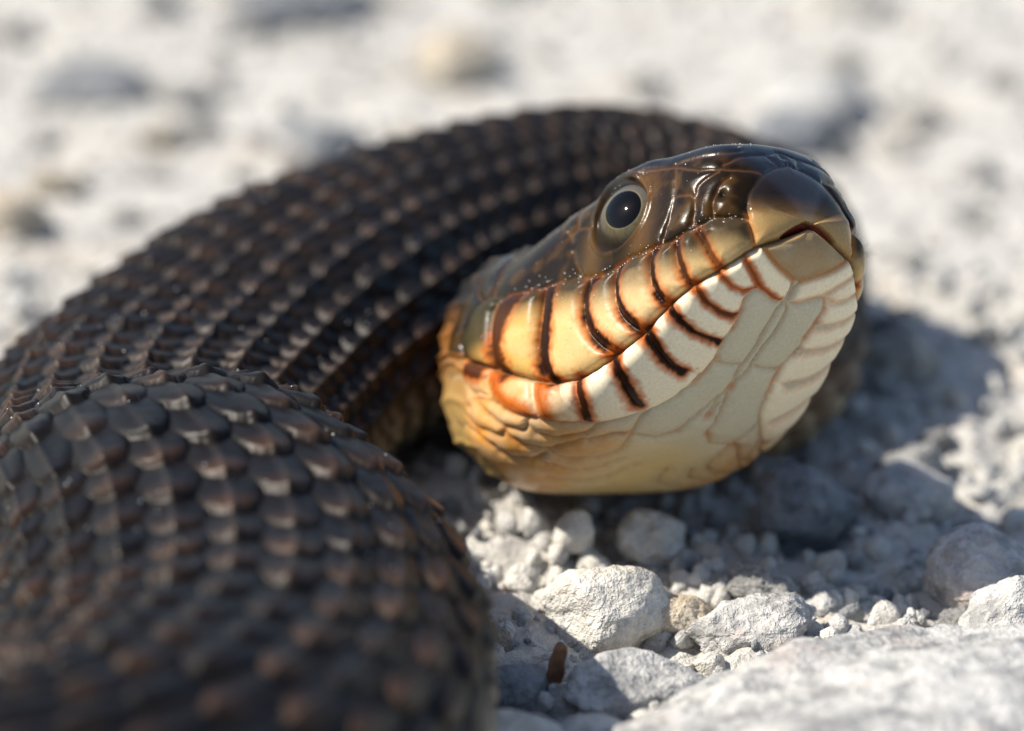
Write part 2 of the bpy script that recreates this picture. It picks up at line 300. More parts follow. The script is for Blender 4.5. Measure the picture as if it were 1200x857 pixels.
# ---- half-surface grid: rows along the body, columns from back ridge (0) to belly line (8)
NF = 330
S_END = SPL[-1] - .1
s_head = np.r_[np.linspace(.004, .55, 150, endpoint=False) ** 2, np.linspace(.3025, 3.4, 400, endpoint=False)]
s_body = np.arange(3.4, 19.5, .0215); s_tail = np.arange(19.5, S_END, .06)
S = np.r_[s_head, s_body, s_tail]; NS = len(S)
BR, PH = surface(S, NF, 1)
BL, _ = surface(S, NF, -1)
def normals(P, side):
    du = np.gradient(P, axis=0); dv = np.gradient(P, axis=1)
    N = np.cross(du, dv) * side; N /= np.linalg.norm(N, axis=2)[..., None] + 1e-12
    return N
NR = normals(BR, 1); NL = normals(BL, -1)
_c, _, _, _ = frames(S[300:301])
if ((BR[300, 100] - _c[0]) @ NR[300, 100]) < 0: NR = -NR
if ((BL[300, 100] - _c[0]) @ NL[300, 100]) < 0: NL = -NL
Q = np.sqrt(S)[:, None] + 0 * PH[None]; PHI = PH[None] + 0 * S[:, None]; SS = S[:, None] + 0 * PH[None]
nh = int(np.searchsorted(S, 3.3))

# ---- photo pixels -> points of the head surface
sub = (slice(2, nh, 2), slice(0, NF, 2))
GP = BR[sub].reshape(-1, 3); GN = NR[sub].reshape(-1, 3); GQ = Q[sub].ravel(); GPH = PHI[sub].ravel()
front = ((CAM - GP) / np.linalg.norm(CAM - GP, axis=1)[:, None] * GN).sum(1) > .03
GP, GQ, GPH = GP[front], GQ[front], GPH[front]; GX2 = proj(GP)[:, :2]
def lay(curve, step=1.5):
    c = np.array(curve, float); out = []
    for a, b in zip(c[:-1], c[1:]):
        k = max(2, int(np.linalg.norm(b - a) / step)); out.append(a + (b - a) * np.linspace(0, 1, k, endpoint=False)[:, None])
    c = np.concatenate(out + [c[-1:]])
    if len(c) > 8:                                          # soften the corners of the tracing
        k = 5; w = np.ones(k) / k
        for _ in range(2): c = np.stack([np.r_[c[:k // 2, j], np.convolve(c[:, j], w, 'valid'), c[-(k // 2):, j]] for j in (0, 1)], 1)
    idx = np.array([np.argmin(((GX2 - p) ** 2).sum(1)) for p in c])
    P3, q, ph = GP[idx], GQ[idx], GPH[idx]
    if len(idx) > 6:
        f = lambda a: np.r_[a[:2], np.convolve(a, np.ones(5) / 5, 'valid'), a[-2:]]
        P3 = np.stack([f(P3[:, j]) for j in range(3)], 1); q = f(q); ph = f(ph)
    return P3, q, ph
HP = BR[:nh].reshape(-1, 3)
def dist_to(point_sets, cap=.30):
    pts = np.concatenate(point_sets); kd = kdtree.KDTree(len(pts))
    for i, p in enumerate(pts): kd.insert(p, i)
    kd.balance(); out = np.full(len(HP), cap)
    lo, hi = pts.min(0) - cap, pts.max(0) + cap
    ok = np.flatnonzero(((HP > lo) & (HP < hi)).all(1))
    for i in ok: out[i] = kd.find(HP[i])[2]
    return np.minimum(out, cap).reshape(nh, NF)
def inside(poly, q, ph):
    x, y = q, ph; r = np.zeros(x.shape, bool); n = len(poly)
    for i in range(n):
        (x1, y1), (x2, y2) = poly[i], poly[(i + 1) % n]
        if y1 == y2: continue
        r ^= ((y1 > y) != (y2 > y)) & (x < (x2 - x1) * (y - y1) / (y2 - y1) + x1)
    return r
def blur(A, n=2):
    for _ in range(n):
        B = np.pad(A, 1, mode='edge'); A = (B[:-2, 1:-1] + B[2:, 1:-1] + B[1:-1, :-2] + B[1:-1, 2:] + 2 * B[1:-1, 1:-1]) / 6
    return A
L_MOUTH, L_ROS, L_MEN, L_SLT, L_ILL = lay(MOUTH), lay(ROSTRAL), lay(MENTAL), lay(SL_TOP), lay(IL_LOW)
q_, p_ = Q[:nh], PHI[:nh]
def qp(L): return list(zip(L[1], L[2]))
m_end = max(range(len(L_MOUTH[1])), key=lambda i: L_MOUTH[1][i])
sl_mask = inside(qp(L_ROS)[-12:][::-1] + qp(L_SLT) + qp(L_MOUTH)[::-1], q_, p_)
fr = [(a, b) for a, b in qp(L_MOUTH)]
ros_mask = inside([(L_ROS[1][0], -.1)] + qp(L_ROS) + [(a, b) for a, b in fr if a < L_ROS[1][-1]][::-1] + [(-.05, L_MOUTH[2][2]), (-.05, -.1)], q_, p_)
men_mask = inside([(a, b) for a, b in fr if a < L_MEN[1][0]] + qp(L_MEN) + [(L_MEN[1][-1], 8.1), (-.05, 8.1), (-.05, L_MOUTH[2][2])], q_, p_)
il_mask = inside(fr + qp(L_ILL)[::-1] + qp(L_MEN)[::-1], q_, p_) & ~men_mask
mouth_phi = np.interp(q_[:, 0], L_MOUTH[1][np.argsort(L_MOUTH[1])], np.maximum.accumulate(L_MOUTH[2][np.argsort(L_MOUTH[1])]) * 0 + L_MOUTH[2][np.argsort(L_MOUTH[1])])
d_mouth = dist_to([L_MOUTH[0]])
d_slt = dist_to([L_SLT[0]])
seam_sets = [lay(c)[0] for c in SL_SEAMS + IL_SEAMS + TOP] + [L_ROS[0], L_MEN[0], L_SLT[0], L_ILL[0]]
d_seam = dist_to(seam_sets)
d_chin = dist_to([lay(c)[0] for c in CHIN])
d_rust = dist_to([lay(c)[0] for c in CHIN_RUST])
d_ill = dist_to([L_ILL[0]])
eP, eq, eph = lay([EYE_PX, (EYE_PX[0] + .1, EYE_PX[1])]); EYE_P = eP[0]
ei = np.unravel_index(np.argmin(((BR[:nh] - EYE_P) ** 2).sum(2)), (nh, NF)); EYE_N = NR[ei]
d_eye = np.sqrt(((BR[:nh] - EYE_P) ** 2).sum(2))
# ---- relief of the head
d_all = np.minimum(np.minimum(d_seam, d_mouth), d_chin)
H = np.zeros((NS, NF)); COL = np.zeros((NS, NF, 4))
hh = .030 * (1 - np.exp(-(d_all / .013) ** 1.4)) + .018 * (1 - np.exp(-(d_all / .06) ** 2))
hh += .016 * blur(sl_mask.astype(float), 8) * (1 - np.exp(-(np.minimum(d_seam, d_mouth) / .05) ** 2)) + .012 * blur(il_mask.astype(float), 4)
hh += .010 * blur(ros_mask.astype(float), 8) * (1 - np.exp(-(d_seam / .07) ** 2))
hh *= 1 - .6 * (1 - sstep(p_, 3.2, 3.8)) * (1 - blur(sl_mask.astype(float), 3))
hh -= .030 * np.exp(-(d_mouth / .018) ** 2)
hh += .022 * np.exp(-((d_eye - .268) / .025) ** 2) - .02 * np.exp(-((d_eye - .236) / .015) ** 2)
hh -= .10 * sstep(.226 - d_eye, 0, .06)
yy = np.abs(((BR[:nh] - NOTCH) @ (-HL)))
lens = np.sqrt(np.maximum(0, 1 - (yy / .21) ** 2)) * .028
zz = (BR[:nh] - NOTCH) @ HU
fr_s = (SS[:nh] < .12)
mz = np.interp(yy[:, :], *(lambda o: (np.abs((L_MOUTH[0] - NOTCH) @ HL)[o], ((L_MOUTH[0] - NOTCH) @ HU)[o]))(np.argsort(np.abs((L_MOUTH[0] - NOTCH) @ HL)))) 
notch = fr_s * sstep(lens - np.abs(zz - mz - .012), -.004, .006) * (yy < .21)
hh -= .045 * notch
brow = np.exp(-((SS[:nh] - S[ei[0]] + .03) / .26) ** 4) * np.exp(-((p_ - 1.95) / .42) ** 2)
hh += .045 * brow
NOS = lay([(847, 229), (847.1, 229)])[0][0]; d_nos = np.sqrt(((BR[:nh] - NOS) ** 2).sum(2))
hh -= .030 * np.exp(-(d_nos / .024) ** 2); hh += .005 * np.exp(-((d_nos - .075) / .03) ** 2)
hh = blur(hh, 1)
# ---- lattice of keeled scales, rows j around, steps n along
sec = sections(S); wid = sec[:, 4, 0]
slen = np.clip(.29 * wid / 1.25, .02, 1) * (1 + .38 * sstep(S, 13.2, 15.2))
NN = np.r_[0, np.cumsum(np.diff(S) / slen[:-1])][:, None] + 0 * PHI
ROW = .61
MM = PHI / ROW
best = np.full((NS, NF), -1.0); ba = np.zeros((NS, NF)); bb = np.zeros((NS, NF)); bj = np.zeros((NS, NF)); bi = np.zeros((NS, NF)); bw = np.ones((NS, NF))
j0 = np.round(MM)
for dj in (-1, 0, 1):
    j = j0 + dj; off = (np.abs(j) % 2) * .5; b = MM - j
    base = np.floor(NN - off)
    for di in (0, 1):
        i = base - di; a = NN - off - i
        jit = (hash2(i, np.abs(j), 3) - .5) * .10
        a = a + jit
        w = np.where(a < .55, .50 + .09 * np.clip(a / .55, 0, 1), .59 * np.sqrt(np.maximum(1e-6, 1 - ((a - .55) / .80) ** 2)))
        ins = (np.abs(b) < w) & (a >= 0) & (a < 1.35)
        h = .06 + .60 * a * (1 - .30 * (b / w) ** 2) - .16 * (np.abs(b) / w) ** 4 + (.34 - .14 * sstep(SS, 13, 14.5)) * np.exp(-(b / .09) ** 2) * sstep(a, .0, .5) * sstep(1.36 - a, 0, .12) + .16 * (hash2(i, np.abs(j), 5) - .5) - .07 * sstep(a, 1.0, 1.35)
        h = np.where(ins, h, -1.0)
        win = h > best
        best = np.where(win, h, best); ba = np.where(win, a, ba); bb = np.where(win, b, bb); bj = np.where(win, j, bj); bi = np.where(win, i, bi); bw = np.where(win, w, bw)
sk = best < 0; best = np.where(sk, 0, best)
lat_h = best * .088 * (wid / 1.15)[:, None] * (1 - sstep(PHI, 7.0, 7.5))
scute = NN * .9 % 1.0
lat_h = lat_h + .03 * sstep(PHI, 7.0, 7.5) * scute
# where the small scales take over from the head plates
plates = np.zeros((NS, NF)); plates[:nh] = 1 - sstep(SS[:nh] + np.where(PHI[:nh] > 4.2, .22, 0) + np.where(PHI[:nh] > 6.8, -.15, 0), 2.42, 2.58)
keep = np.zeros((NS, NF)); keep[:nh] = np.maximum(plates[:nh], blur((sl_mask | il_mask).astype(float), 3)); keep = np.clip(keep, 0, 1)
H = lat_h * (1 - keep) * (.55 + .45 * sstep(SS, 3.0, 4.6))
H += (fbm(BR, 1.3, 61) - .5) * .10 * sstep(SS, 4, 7) + (fbm(BR, 4.0, 67) - .5) * .03 * sstep(SS, 4, 7)
H[:nh] += hh * keep[:nh]
# ---- pigment (alpha carries roughness)
W3 = BR
no1 = fbm(W3, 2.2, 21); no2 = fbm(W3, 9.0, 25); no3 = vnoise(W3, 40, 29)
def mixc(A, c, f): return A + (np.asarray(c) - A) * f[..., None]
rnd = hash2(bi, np.abs(bj), 9)
tipm = sstep(ba, .75, 1.28) ; edge = sstep(np.abs(bb) / bw, .72, .98)
C = np.zeros((NS, NF, 3)) + np.array([.0075, .0062, .0060])
C = mixc(C, (.022, .015, .012), .8 * no1 * rnd)
C = mixc(C, (.095, .048, .026), tipm * (.10 + .90 * rnd ** 1.6) * .62 * np.exp(-(bb / .35) ** 2))
C = mixc(C, (.048, .039, .034), np.exp(-(bb / .07) ** 2) * sstep(ba, .2, .9) * (.10 + .45 * rnd))
C = mixc(C, (.0035, .003, .003), edge * (1 - sstep(ba, .9, 1.2)) * .8); C = mixc(C, (.075, .060, .050), edge * sstep(ba, .9, 1.2) * .5 * (.3 + rnd))
low = sstep(PHI + .6 * sstep(SS, 13.5, 15), 3.5, 5.2)
C = mixc(C, (.44, .37, .25), low * np.clip(.25 + 1.0 * tipm * .6 + .5 * edge, 0, 1) * .8)
C = mixc(C, (.010, .009, .009), sk * 1.0)
C = mixc(C, (.42, .34, .20), sstep(PHI, 6.9, 7.4))
C *= (1 - .45 * sstep(SS, 12, 14.5) * (1 - low))[..., None]; C = mixc(C, (.085, .038, .016), tipm * rnd ** 2 * .28 * sstep(SS, 12, 14.5))
R_ = .42 + .12 * no2 - .05 * tipm
# neck: tan flanks, yellow throat
nk = (1 - sstep(SS, 3.6, 5.2))
C = mixc(C, (.30, .12, .024), nk * sstep(PHI, 2.9, 3.8) * (1 - .75 * edge) * (.55 + .45 * no2))
C = mixc(C, (.40, .26, .09), nk * sstep(PHI, 4.6, 6.0) * (1 - .5 * edge))
# head
hC = np.zeros((nh, NF, 3)) + np.array([.011, .0062, .0019])
n1, n2, n3 = no1[:nh], no2[:nh], no3[:nh]
hC = mixc(hC, (.062, .029, .0052), sstep(n2, .45, .75) * .7 * sstep(p_, 1.4, 2.6))
hC = mixc(hC, (.0055, .0055, .007), 1 - sstep(p_ + .5 * sstep(SS[:nh], .7, 1.1), 1.8, 2.7))
fore = np.exp(-((SS[:nh] - .78) / .12) ** 2) * sstep(p_, 2.1, 2.7)
hC = mixc(hC, (.105, .048, .009), fore * .7)
hC = mixc(hC, (.10, .052, .012), np.exp(-((SS[:nh] - 1.25) / .1) ** 2) * sstep(p_, 2.6, 3.2) * .7)
hC = mixc(hC, (.20, .085, .035), np.exp(-(d_seam / .010) ** 2) * .35 * sstep(p_, 1.6, 2.4))
hR = .21 + .10 * n2
cream = np.array([.70, .49, .24]); tan = np.array([.66, .39, .11])
below = np.zeros((nh, NF)); below[p_ > mouth_phi[:, None]] = 1
belowf = blur(below, 2) * (1 - blur(ros_mask.astype(float), 2))
cc = np.zeros((nh, NF, 3)) + np.array([.52, .475, .345])
cc = mixc(cc, (.80, .70, .50), blur(il_mask.astype(float), 3))
cc = mixc(cc, (.54, .245, .048), sstep(SS[:nh], 1.25, 2.1) * np.clip(.35 + .9 * n2, 0, 1) * (1 - sstep(p_, 7.0, 7.8)))
cc = mixc(cc, (.60, .40, .13), sstep(p_, 6.9, 8) * sstep(SS[:nh], 1.3, 2.0) * .75)
cc = mixc(cc, (.33, .15, .055), np.exp(-(np.minimum(d_chin, d_ill) / .010) ** 2) * .55)
cc = mixc(cc, (.50, .16, .04), np.exp(-(d_rust / .022) ** 2) * .5 * (.4 + n2))
hC = mixc(hC, 0, belowf * 0) * (1 - belowf[..., None]) + cc * belowf[..., None]
slf = blur(sl_mask.astype(float), 2)
sc_ = np.zeros((nh, NF, 3)) + cream * (1 - sstep(SS[:nh], .9, 2.0))[..., None] + tan * sstep(SS[:nh], .9, 2.0)[..., None]
sc_ = mixc(sc_, (.50, .33, .13), (1 - sstep(SS[:nh], .3, .7)) * .75)
sc_ = mixc(sc_, (.72, .52, .25), sstep(n2, .4, .7) * .45)
topd = np.exp(-(d_slt / (.19 + .12 * (n1 - .5))) ** 2) * 1.2
sc_ = mixc(sc_, (.014, .010, .007), np.clip(topd * (.75 + .5 * n2), 0, 1) * .95)
sc_ = mixc(sc_, (.030, .026, .012), sstep(SS[:nh], 1.98, 2.10) * (1 - sstep(p_, 3.9, 4.6)) * .95)
hC = hC * (1 - slf[..., None]) + sc_ * slf[..., None]
rf = blur(ros_mask.astype(float), 2)
rc = np.zeros((nh, NF, 3)) + np.array([.28, .15, .042])
rz = (zz + .06 * (n2 - .5))
rc = mixc(rc, (.013, .009, .008), sstep(rz, -.08, .23) ** .8); rc = mixc(rc, (.38, .25, .10), (1 - sstep(rz, .02, .10)) * .7)
hC = hC * (1 - rf[..., None]) + rc * rf[..., None]
mf = blur(men_mask.astype(float), 2); hC = mixc(hC, (.29, .185, .085), mf * (.7 + .3 * n2))
hC = mixc(hC, (.46, .20, .06), np.exp(-(np.minimum(dist_to([L_MEN[0]]), dist_to([L_ROS[0][-25:]])) / .022) ** 2) * .8)
ragged = 1 + .45 * (n3 - .5) + .45 * (n2 - .5)
hC0 = hC.copy(); lipf = np.clip(blur((sl_mask | il_mask).astype(float), 2) * 1.15, 0, 1)
for bars, bw_ in ((SL_BARS, 1.4), (IL_BARS, 1.15)):
    for curve, wb, wo, k in bars:
        p3 = lay(curve)[0]; d = dist_to([p3], .25)
        t = (1 - sstep(d * ragged, bw_ * 1.0 * wb + .15 * wo, bw_ * 1.3 * wb + 1.4 * wo)) * lipf * (1 - .8 * np.clip(topd, 0, 1) * slf); hC = mixc(hC, (.46, .10, .010), t * .92)
    for curve, wb, wo, k in bars:
        p3 = lay(curve)[0]; d = dist_to([p3], .25)
        t = (1 - sstep(d * ragged, bw_ * wb * .9, bw_ * wb * 1.6)) * lipf; hC = mixc(hC, (.020, .007, .004), t * k)
bar_part = hC - hC0
hC = mixc(hC, (.16, .085, .035), np.exp(-(d_mouth / .013) ** 2) * .75)
hC = mixc(hC, (.14, .022, .014), np.clip(notch, 0, 1))
hC = mixc(hC, (.012, .008, .005), sstep(.262 - d_eye, 0, .03)); hC = mixc(hC, (.004, .003, .002), np.exp(-(d_nos / .026) ** 2) * .8)
hR = hR + (.27 + .08 * n2 - hR) * np.clip(slf + belowf + mf, 0, 1)
kk = keep[:nh, :, None]
GL = np.full((NS, NF), .20)
hG = .17 + .85 * (1 - sstep(p_, 1.7, 2.5)) + .10 * rf
hG = hG + (.09 - hG) * np.clip(slf + belowf + mf, 0, 1)
GL[:nh] = GL[:nh] * (1 - keep[:nh]) + hG * keep[:nh]
C[:nh] = C[:nh] * (1 - kk) + hC * kk; R_[:nh] = R_[:nh] * (1 - keep[:nh]) + hR * keep[:nh]
CL = C.copy(); CL[:nh] -= .62 * bar_part * kk * belowf[..., None]
COL_L = np.zeros((NS, NF, 4)); COL_L[..., :3] = np.clip(CL, .002, .9); COL_L[..., 3] = np.clip(R_, .08, .9)
COL[..., :3] = np.clip(C, .002, .9); COL[..., 3] = np.clip(R_, .08, .9)
DR = BR + NR * H[..., None]; DL = BL + NL * H[..., None]
DR[:, 0] = DL[:, 0] = (DR[:, 0] + DL[:, 0]) / 2; DR[:, -1] = DL[:, -1] = (DR[:, -1] + DL[:, -1]) / 2
ring = np.concatenate([DR, DL[:, -2:0:-1]], 1); rcol = np.concatenate([COL, COL_L[:, -2:0:-1]], 1); NRG = ring.shape[1]
V = np.concatenate([ring.reshape(-1, 3)]); vc = rcol.reshape(-1, 4)
k = np.arange(NS * NRG).reshape(NS, NRG); k2 = np.roll(k, -1, 1)
F4 = np.stack([k[:-1], k[1:], k2[1:], k2[:-1]], -1).reshape(-1, 4)
base = ground_at(300, 700)
snake = bpy.data.objects.new('water_snake', None); col.objects.link(snake); snake.empty_display_size = .005
tag(snake, 'dark brown keeled snake coiled on gravel with raised head and barred cream lips', 'snake')
bme = mesh_from('snake_body', V, F4, True, vc)
at_ = bme.attributes.new('gloss', 'FLOAT', 'POINT'); at_.data.foreach_set('value', np.concatenate([GL, GL[:, -2:0:-1]], 1).astype(np.float32).ravel())
body = obj('body', bme, M_SKIN, snake)
# ---- eyes
def cap_mesh(name, R, amax, nr, nt, colfun):
    a = np.linspace(0, amax, nr); th = np.linspace(0, 2 * np.pi, nt, endpoint=False)
    A, TH = np.meshgrid(a[1:], th, indexing='ij')
    V = np.concatenate([[[0, 0, R]], np.stack([R * np.sin(A) * np.cos(TH), R * np.sin(A) * np.sin(TH), R * np.cos(A)], -1).reshape(-1, 3)])
    idx = 1 + np.arange((nr - 1) * nt).reshape(nr - 1, nt); n2_ = np.roll(idx, -1, 1)
    F = np.concatenate([np.stack([0 * idx[0], idx[0], n2_[0]], -1), np.stack([idx[:-1], idx[1:], n2_[1:]], -1).reshape(-1, 3), np.stack([idx[:-1], n2_[1:], n2_[:-1]], -1).reshape(-1, 3)])
    ang = np.r_[0, A.ravel()]; t = np.r_[0, TH.ravel()]
    return mesh_from(name, V, F, True, colfun(V, ang, t) if colfun else None)
RE = .312; PA = .44
def iris_col(V, ang, t):
    n = fbm(V, 14, 50); n_ = fbm(np.stack([np.cos(t) * 3, np.sin(t) * 3, ang * 2], -1), 4, 55)
    c = np.zeros((len(V), 3)) + np.array([.034, .026, .014])
    c = mixc(c, (.085, .066, .024), np.exp(-((ang - PA - .08) / .13) ** 2) * (.2 + .9 * n_))
    c = mixc(c, (.018, .013, .008), sstep(ang + .25 * (n - .5), .60, .90))
    c = c * (.55 + .9 * fbm(np.stack([np.cos(t) * 6, np.sin(t) * 6, ang * 5], -1), 3, 58))[:, None]
    c = mixc(c, (.09, .085, .08), sstep(V[:, 1], .02, .16) * .6)  # grey reflection on the upper half, painted into the iris colour
    c = mixc(c, (.62, .52, .28), np.exp(-((ang - PA - .012) / .014) ** 2) * .32)
    return np.c_[c, np.ones(len(V))]
me_iris = cap_mesh('iris', RE, 1.75, 60, 96, iris_col); me_pupil = cap_mesh('pupil', RE + .0035, PA, 24, 64, None)
for side in (1, -1):
    if side == 1: ctr_, nrm = EYE_P, EYE_N
    else: ctr_, nrm = BL[ei], NL[ei]
    fw = HF * .30 + nrm - HU * .02; fw = fw / np.linalg.norm(fw)
    e = obj('eye', me_iris, M_EYE, snake, ctr_ - nrm * .205); e.rotation_euler = Vector(fw).to_track_quat('Z', 'Y').to_euler()
    e['label'] = 'round glossy eye with grey brown iris'
    pu = obj('pupil', me_pupil, M_PUPIL, e)

# =============================================================== stones
def icosphere(sub):
    bm = bmesh.new(); bmesh.ops.create_icosphere(bm, subdivisions=sub, radius=1.0)
    V = np.array([v.co[:] for v in bm.verts]); F = np.array([[v.index for v in f.verts] for f in bm.faces]); bm.free(); return V, F
ICO = {k: icosphere(k) for k in (1, 2, 4, 5, 6)}
def rock_verts(seed, sub, cuts=9, rough=.10, sharp=.72):
    rng = np.random.default_rng(seed); D, F = ICO[sub]
    r = np.full(len(D), 1.0)
    for _ in range(cuts):
        n = rng.normal(size=3); n /= np.linalg.norm(n); d = rng.uniform(sharp, .95)
        c = D @ n; r = np.where(c > 1e-3, np.minimum(r, d / np.maximum(c, 1e-3)), r)
    r *= 1 + (fbm(D, 1.6, seed % 97) - .5) * rough * 3 + (fbm(D, 5, seed % 89 + 3) - .5) * rough * 1.2
    if sub >= 5: r *= 1 + (fbm(D, 16, seed % 83 + 5, 4) - .5) * rough * .9
    return D * r[:, None], F
def stone(name, seed, sub, size, loc, rot, mat, **kw):
    V, F = rock_verts(seed, sub, **kw)
    me = mesh_from('stone', V * np.array(size), F)
    o = obj(name, me, mat, None, loc); o.rotation_euler = rot; return o
rng = random.Random(11)
def px_stone(u, v, d_z, size, seed, mat, label, rot=(0, 0, 0), sub=5, name='stone', **kw):
    p = ground_at(u, v); o = stone(name, seed, sub, size, (p[0], p[1], d_z), rot, mat, **kw)
    return tag(o, label, 'stone')
px_stone(1010, 905, .0, (2.1, 1.5, .62), 101, M_GREY, 'large flat pale granite slab with pinkish grey mottling in front of the snake', (0.06, -.05, .35), 6, 'granite_slab', cuts=11, rough=.12)
px_stone(590, 905, .0, (.55, .45, .36), 102, M_WHITE, 'smooth rounded white stone pressed against the foot of the front coil', (.1, .2, .5), 5, cuts=3, rough=.06)
px_stone(712, 725, .06, (.42, .36, .32), 103, M_WHITE, 'blocky white stone standing in the sunlit gap under the chin', (.2, .1, .3), 5)
px_stone(890, 742, .04, (.42, .28, .22), 104, M_GREY, 'crusty speckled grey stone at the back edge of the large slab', (.1, -.1, .1), 5, rough=.16)
px_stone(1190, 745, .05, (.40, .34, .40), 105, M_GREY, 'small white stone with a charcoal fleck at the far corner of the slab', (.1, .1, .8), 5)
px_stone(705, 880, .0, (.32, .28, .22), 106, M_WHITE, 'cream white pebble next to the smooth rounded white stone', (0, .2, .1), 5)
px_stone(745, 812, .0, (.50, .34, .24), 107, M_GREY, 'pale blue grey angular stone just behind the wood splinter', (.1, .25, .4), 5)
px_stone(790, 722, .02, (.26, .18, .13), 108, M_TAN, 'flat ochre yellow pebble beside the blocky white stone', (.1, .1, -.3), 5)
px_stone(672, 650, .14, (.15, .13, .20), 109, M_WHITE, 'little upright white pebble deep under the jaw', (.2, .1, .2), 4)
px_stone(765, 640, .06, (.27, .22, .2), 110, M_WHITE, 'lumpy cream stone directly below the chin', (.1, .3, .9), 5, rough=.16)
px_stone(600, 812, .0, (.28, .22, .18), 111, M_DARK, 'dark blue grey pebble wedged at the foot of the front coil', (.1, .1, .2), 5)
px_stone(935, 610, .10, (.38, .34, .30), 112, M_DARK, 'dark squarish stone in the shade behind the chin', (.1, .2, .6), 5)
px_stone(1060, 585, .05, (.40, .34, .24), 113, M_GREY, 'grey stone in the shadow of the head', (.1, .2, 1.6), 5)
px_stone(1155, 690, .08, (.50, .4, .34), 114, M_GREY, 'grey blue stone in shade behind the charcoal flecked stone', (.2, .1, 2.1), 5)
px_stone(960, 120, -.15, (.65, .55, .4), 115, M_GREY, 'pale rounded stone on open sunlit gravel behind the snake', (.2, .1, 2.1), 5)
px_stone(930, 160, .0, (.6, .4, .3), 116, M_DARK, 'dark grey stone beside a pale rounded stone on open gravel', (.2, .1, 1.1), 5)
px_stone(120, 105, .0, (.6, .35, .25), 117, M_DARK, 'dark grey stone lying alone on gravel far behind the rear coil', (.2, .1, .1), 5)
px_stone(350, 8, .0, (.8, .5, .3), 118, M_DARK, 'brownish dark stone farthest from the snake', (.2, .1, .4), 5)
px_stone(378, 188, .06, (.45, .34, .32), 119, M_DARK, 'dark pebble close behind the rear coil ridge', (.2, .1, .9), 5)
px_stone(535, 80, .05, (.5, .36, .28), 120, M_TAN, 'ochre tinted pebble on the gravel beyond the rear coil', (.2, .1, .9), 5)
px_stone(-5, 265, .05, (.5, .36, .28), 121, M_TAN, 'rusty orange pebble on gravel left of the rear coil', (.2, .1, .3), 5)
# the pebbles scattered over the gravel: countable and alike, one label per kind, size and place
axis_pts = SPC[np.linspace(0, len(SPC) - 1, 400).astype(int)]
axis_w = np.interp(SPL[np.linspace(0, len(SPC) - 1, 400).astype(int)], S, wid)
def clear_of_snake(x, y, r):
    d = np.hypot(axis_pts[:, 0] - x, axis_pts[:, 1] - y)
    return not np.any((d < axis_w * .80 + r) & (axis_pts[:, 2] - axis_w < .6))
kinds = [(M_WHITE, 'white'), (M_GREY, 'speckled grey'), (M_TAN, 'tan'), (M_DARK, 'charcoal')]
def where(x, y):
    if y < .9: return 'in the gravel around the large slab'
    if y < 5.2: return 'in the gravel shaded by the raised head' if x > .3 else 'in the gravel close beside the coils'
    return 'on open sunlit gravel beyond the coils'
shapes = {}; placed = 0; tries = 0
while placed < 190 and tries < 5000:
    tries += 1
    if placed < 130: u = rng.uniform(-60, 1260); v = rng.uniform(-60, 900); p = ground_at(u, v); x, y = p[0], p[1]
    else: x = rng.uniform(-9, 9); y = rng.uniform(-3, 17)
    r = rng.choice((.10, .12, .15, .19, .24, .32)) * rng.uniform(.8, 1.2)
    if y < -1.0: r = min(r, .18)
    if y < 2.2 and -1 < x < 1.6: r = min(r, .17)
    if not clear_of_snake(x, y, r): continue
    if y > 6 and rng.random() < .45: continue
    k = rng.choices((0, 1, 2, 3), (5, 5, .7, .8))[0]; m = rng.randrange(7)
    if (k, m) not in shapes:
        VV, FF = rock_verts(200 + k * 10 + m, 5, cuts=rng.randrange(8, 15), rough=.22, sharp=.58); sz = np.array([1, rng.uniform(.65, .95), rng.uniform(.55, .8)])
        shapes[k, m] = mesh_from('pebble', VV * sz, FF)
    mt, cw = kinds[k]; size = 'small' if r < .16 else ('mid sized' if r < .26 else 'larger')
    o = obj('pebble', shapes[k, m], mt, None, (x, y, ground_height(np.array([x]), np.array([y]))[0] + r * (.22 if y < 5 else .08))); o.scale = (r, r, r)
    o.rotation_euler = (rng.uniform(-.4, .4), rng.uniform(-.4, .4), rng.uniform(0, 6.28))
    lb = f'{size} {cw} pebble lying {where(x, y)}'; tag(o, lb, 'pebble', f'{size} {cw} pebbles {where(x, y)}'); placed += 1
# grit: nobody could count it
def grit(name, n, seed, mat, rmin, rmax, label):
    g_ = np.random.default_rng(seed); Vs, Fs, off = [], [], 0
    prot = [rock_verts(300 + i, 2 if i < 3 else 1, cuts=10, rough=.07, sharp=.5) for i in range(8)]
    for i in range(n):
        if g_.random() < .62: u, v = g_.uniform(-80, 1280), g_.uniform(-90, 960); p = ground_at(u, v); x, y = p[0], p[1]
        else: x, y = g_.uniform(-11, 11), g_.uniform(-5, 20)
        if y > 7 and g_.random() < .75: continue
        r = rmin + (rmax - rmin) * g_.random() ** 2.2
        Vp, Fp = prot[g_.integers(0, 3) if r > rmin * 2.2 else g_.integers(3, 8)]
        t = g_.uniform(0, 6.28); c, s_ = math.cos(t), math.sin(t); sc = r * g_.uniform(.6, 1.1, 3); A = Vp * sc; A = A @ np.array([[c, s_, 0], [-s_, c, 0], [0, 0, 1]])
        z = ground_height(np.array([x]), np.array([y]))[0]
        Vs.append(A + [x, y, z + r * .2]); Fs.append(Fp + off); off += len(Vp)
    o = obj(name, mesh_from(name, np.concatenate(Vs), np.concatenate(Fs), False), mat); tag(o, label, 'gravel', kind='stuff'); return o
grit('gravel', 4200, 5, M_WHITE, .035, .15, 'fine pale gravel and grit covering the ground')
grit('gravel', 3600, 6, M_GREY, .035, .15, 'fine speckled grey gravel mixed into the pale grit')
grit('gravel', 700, 7, M_DARK, .03, .11, 'sparse fine dark grit mixed into the pale gravel')
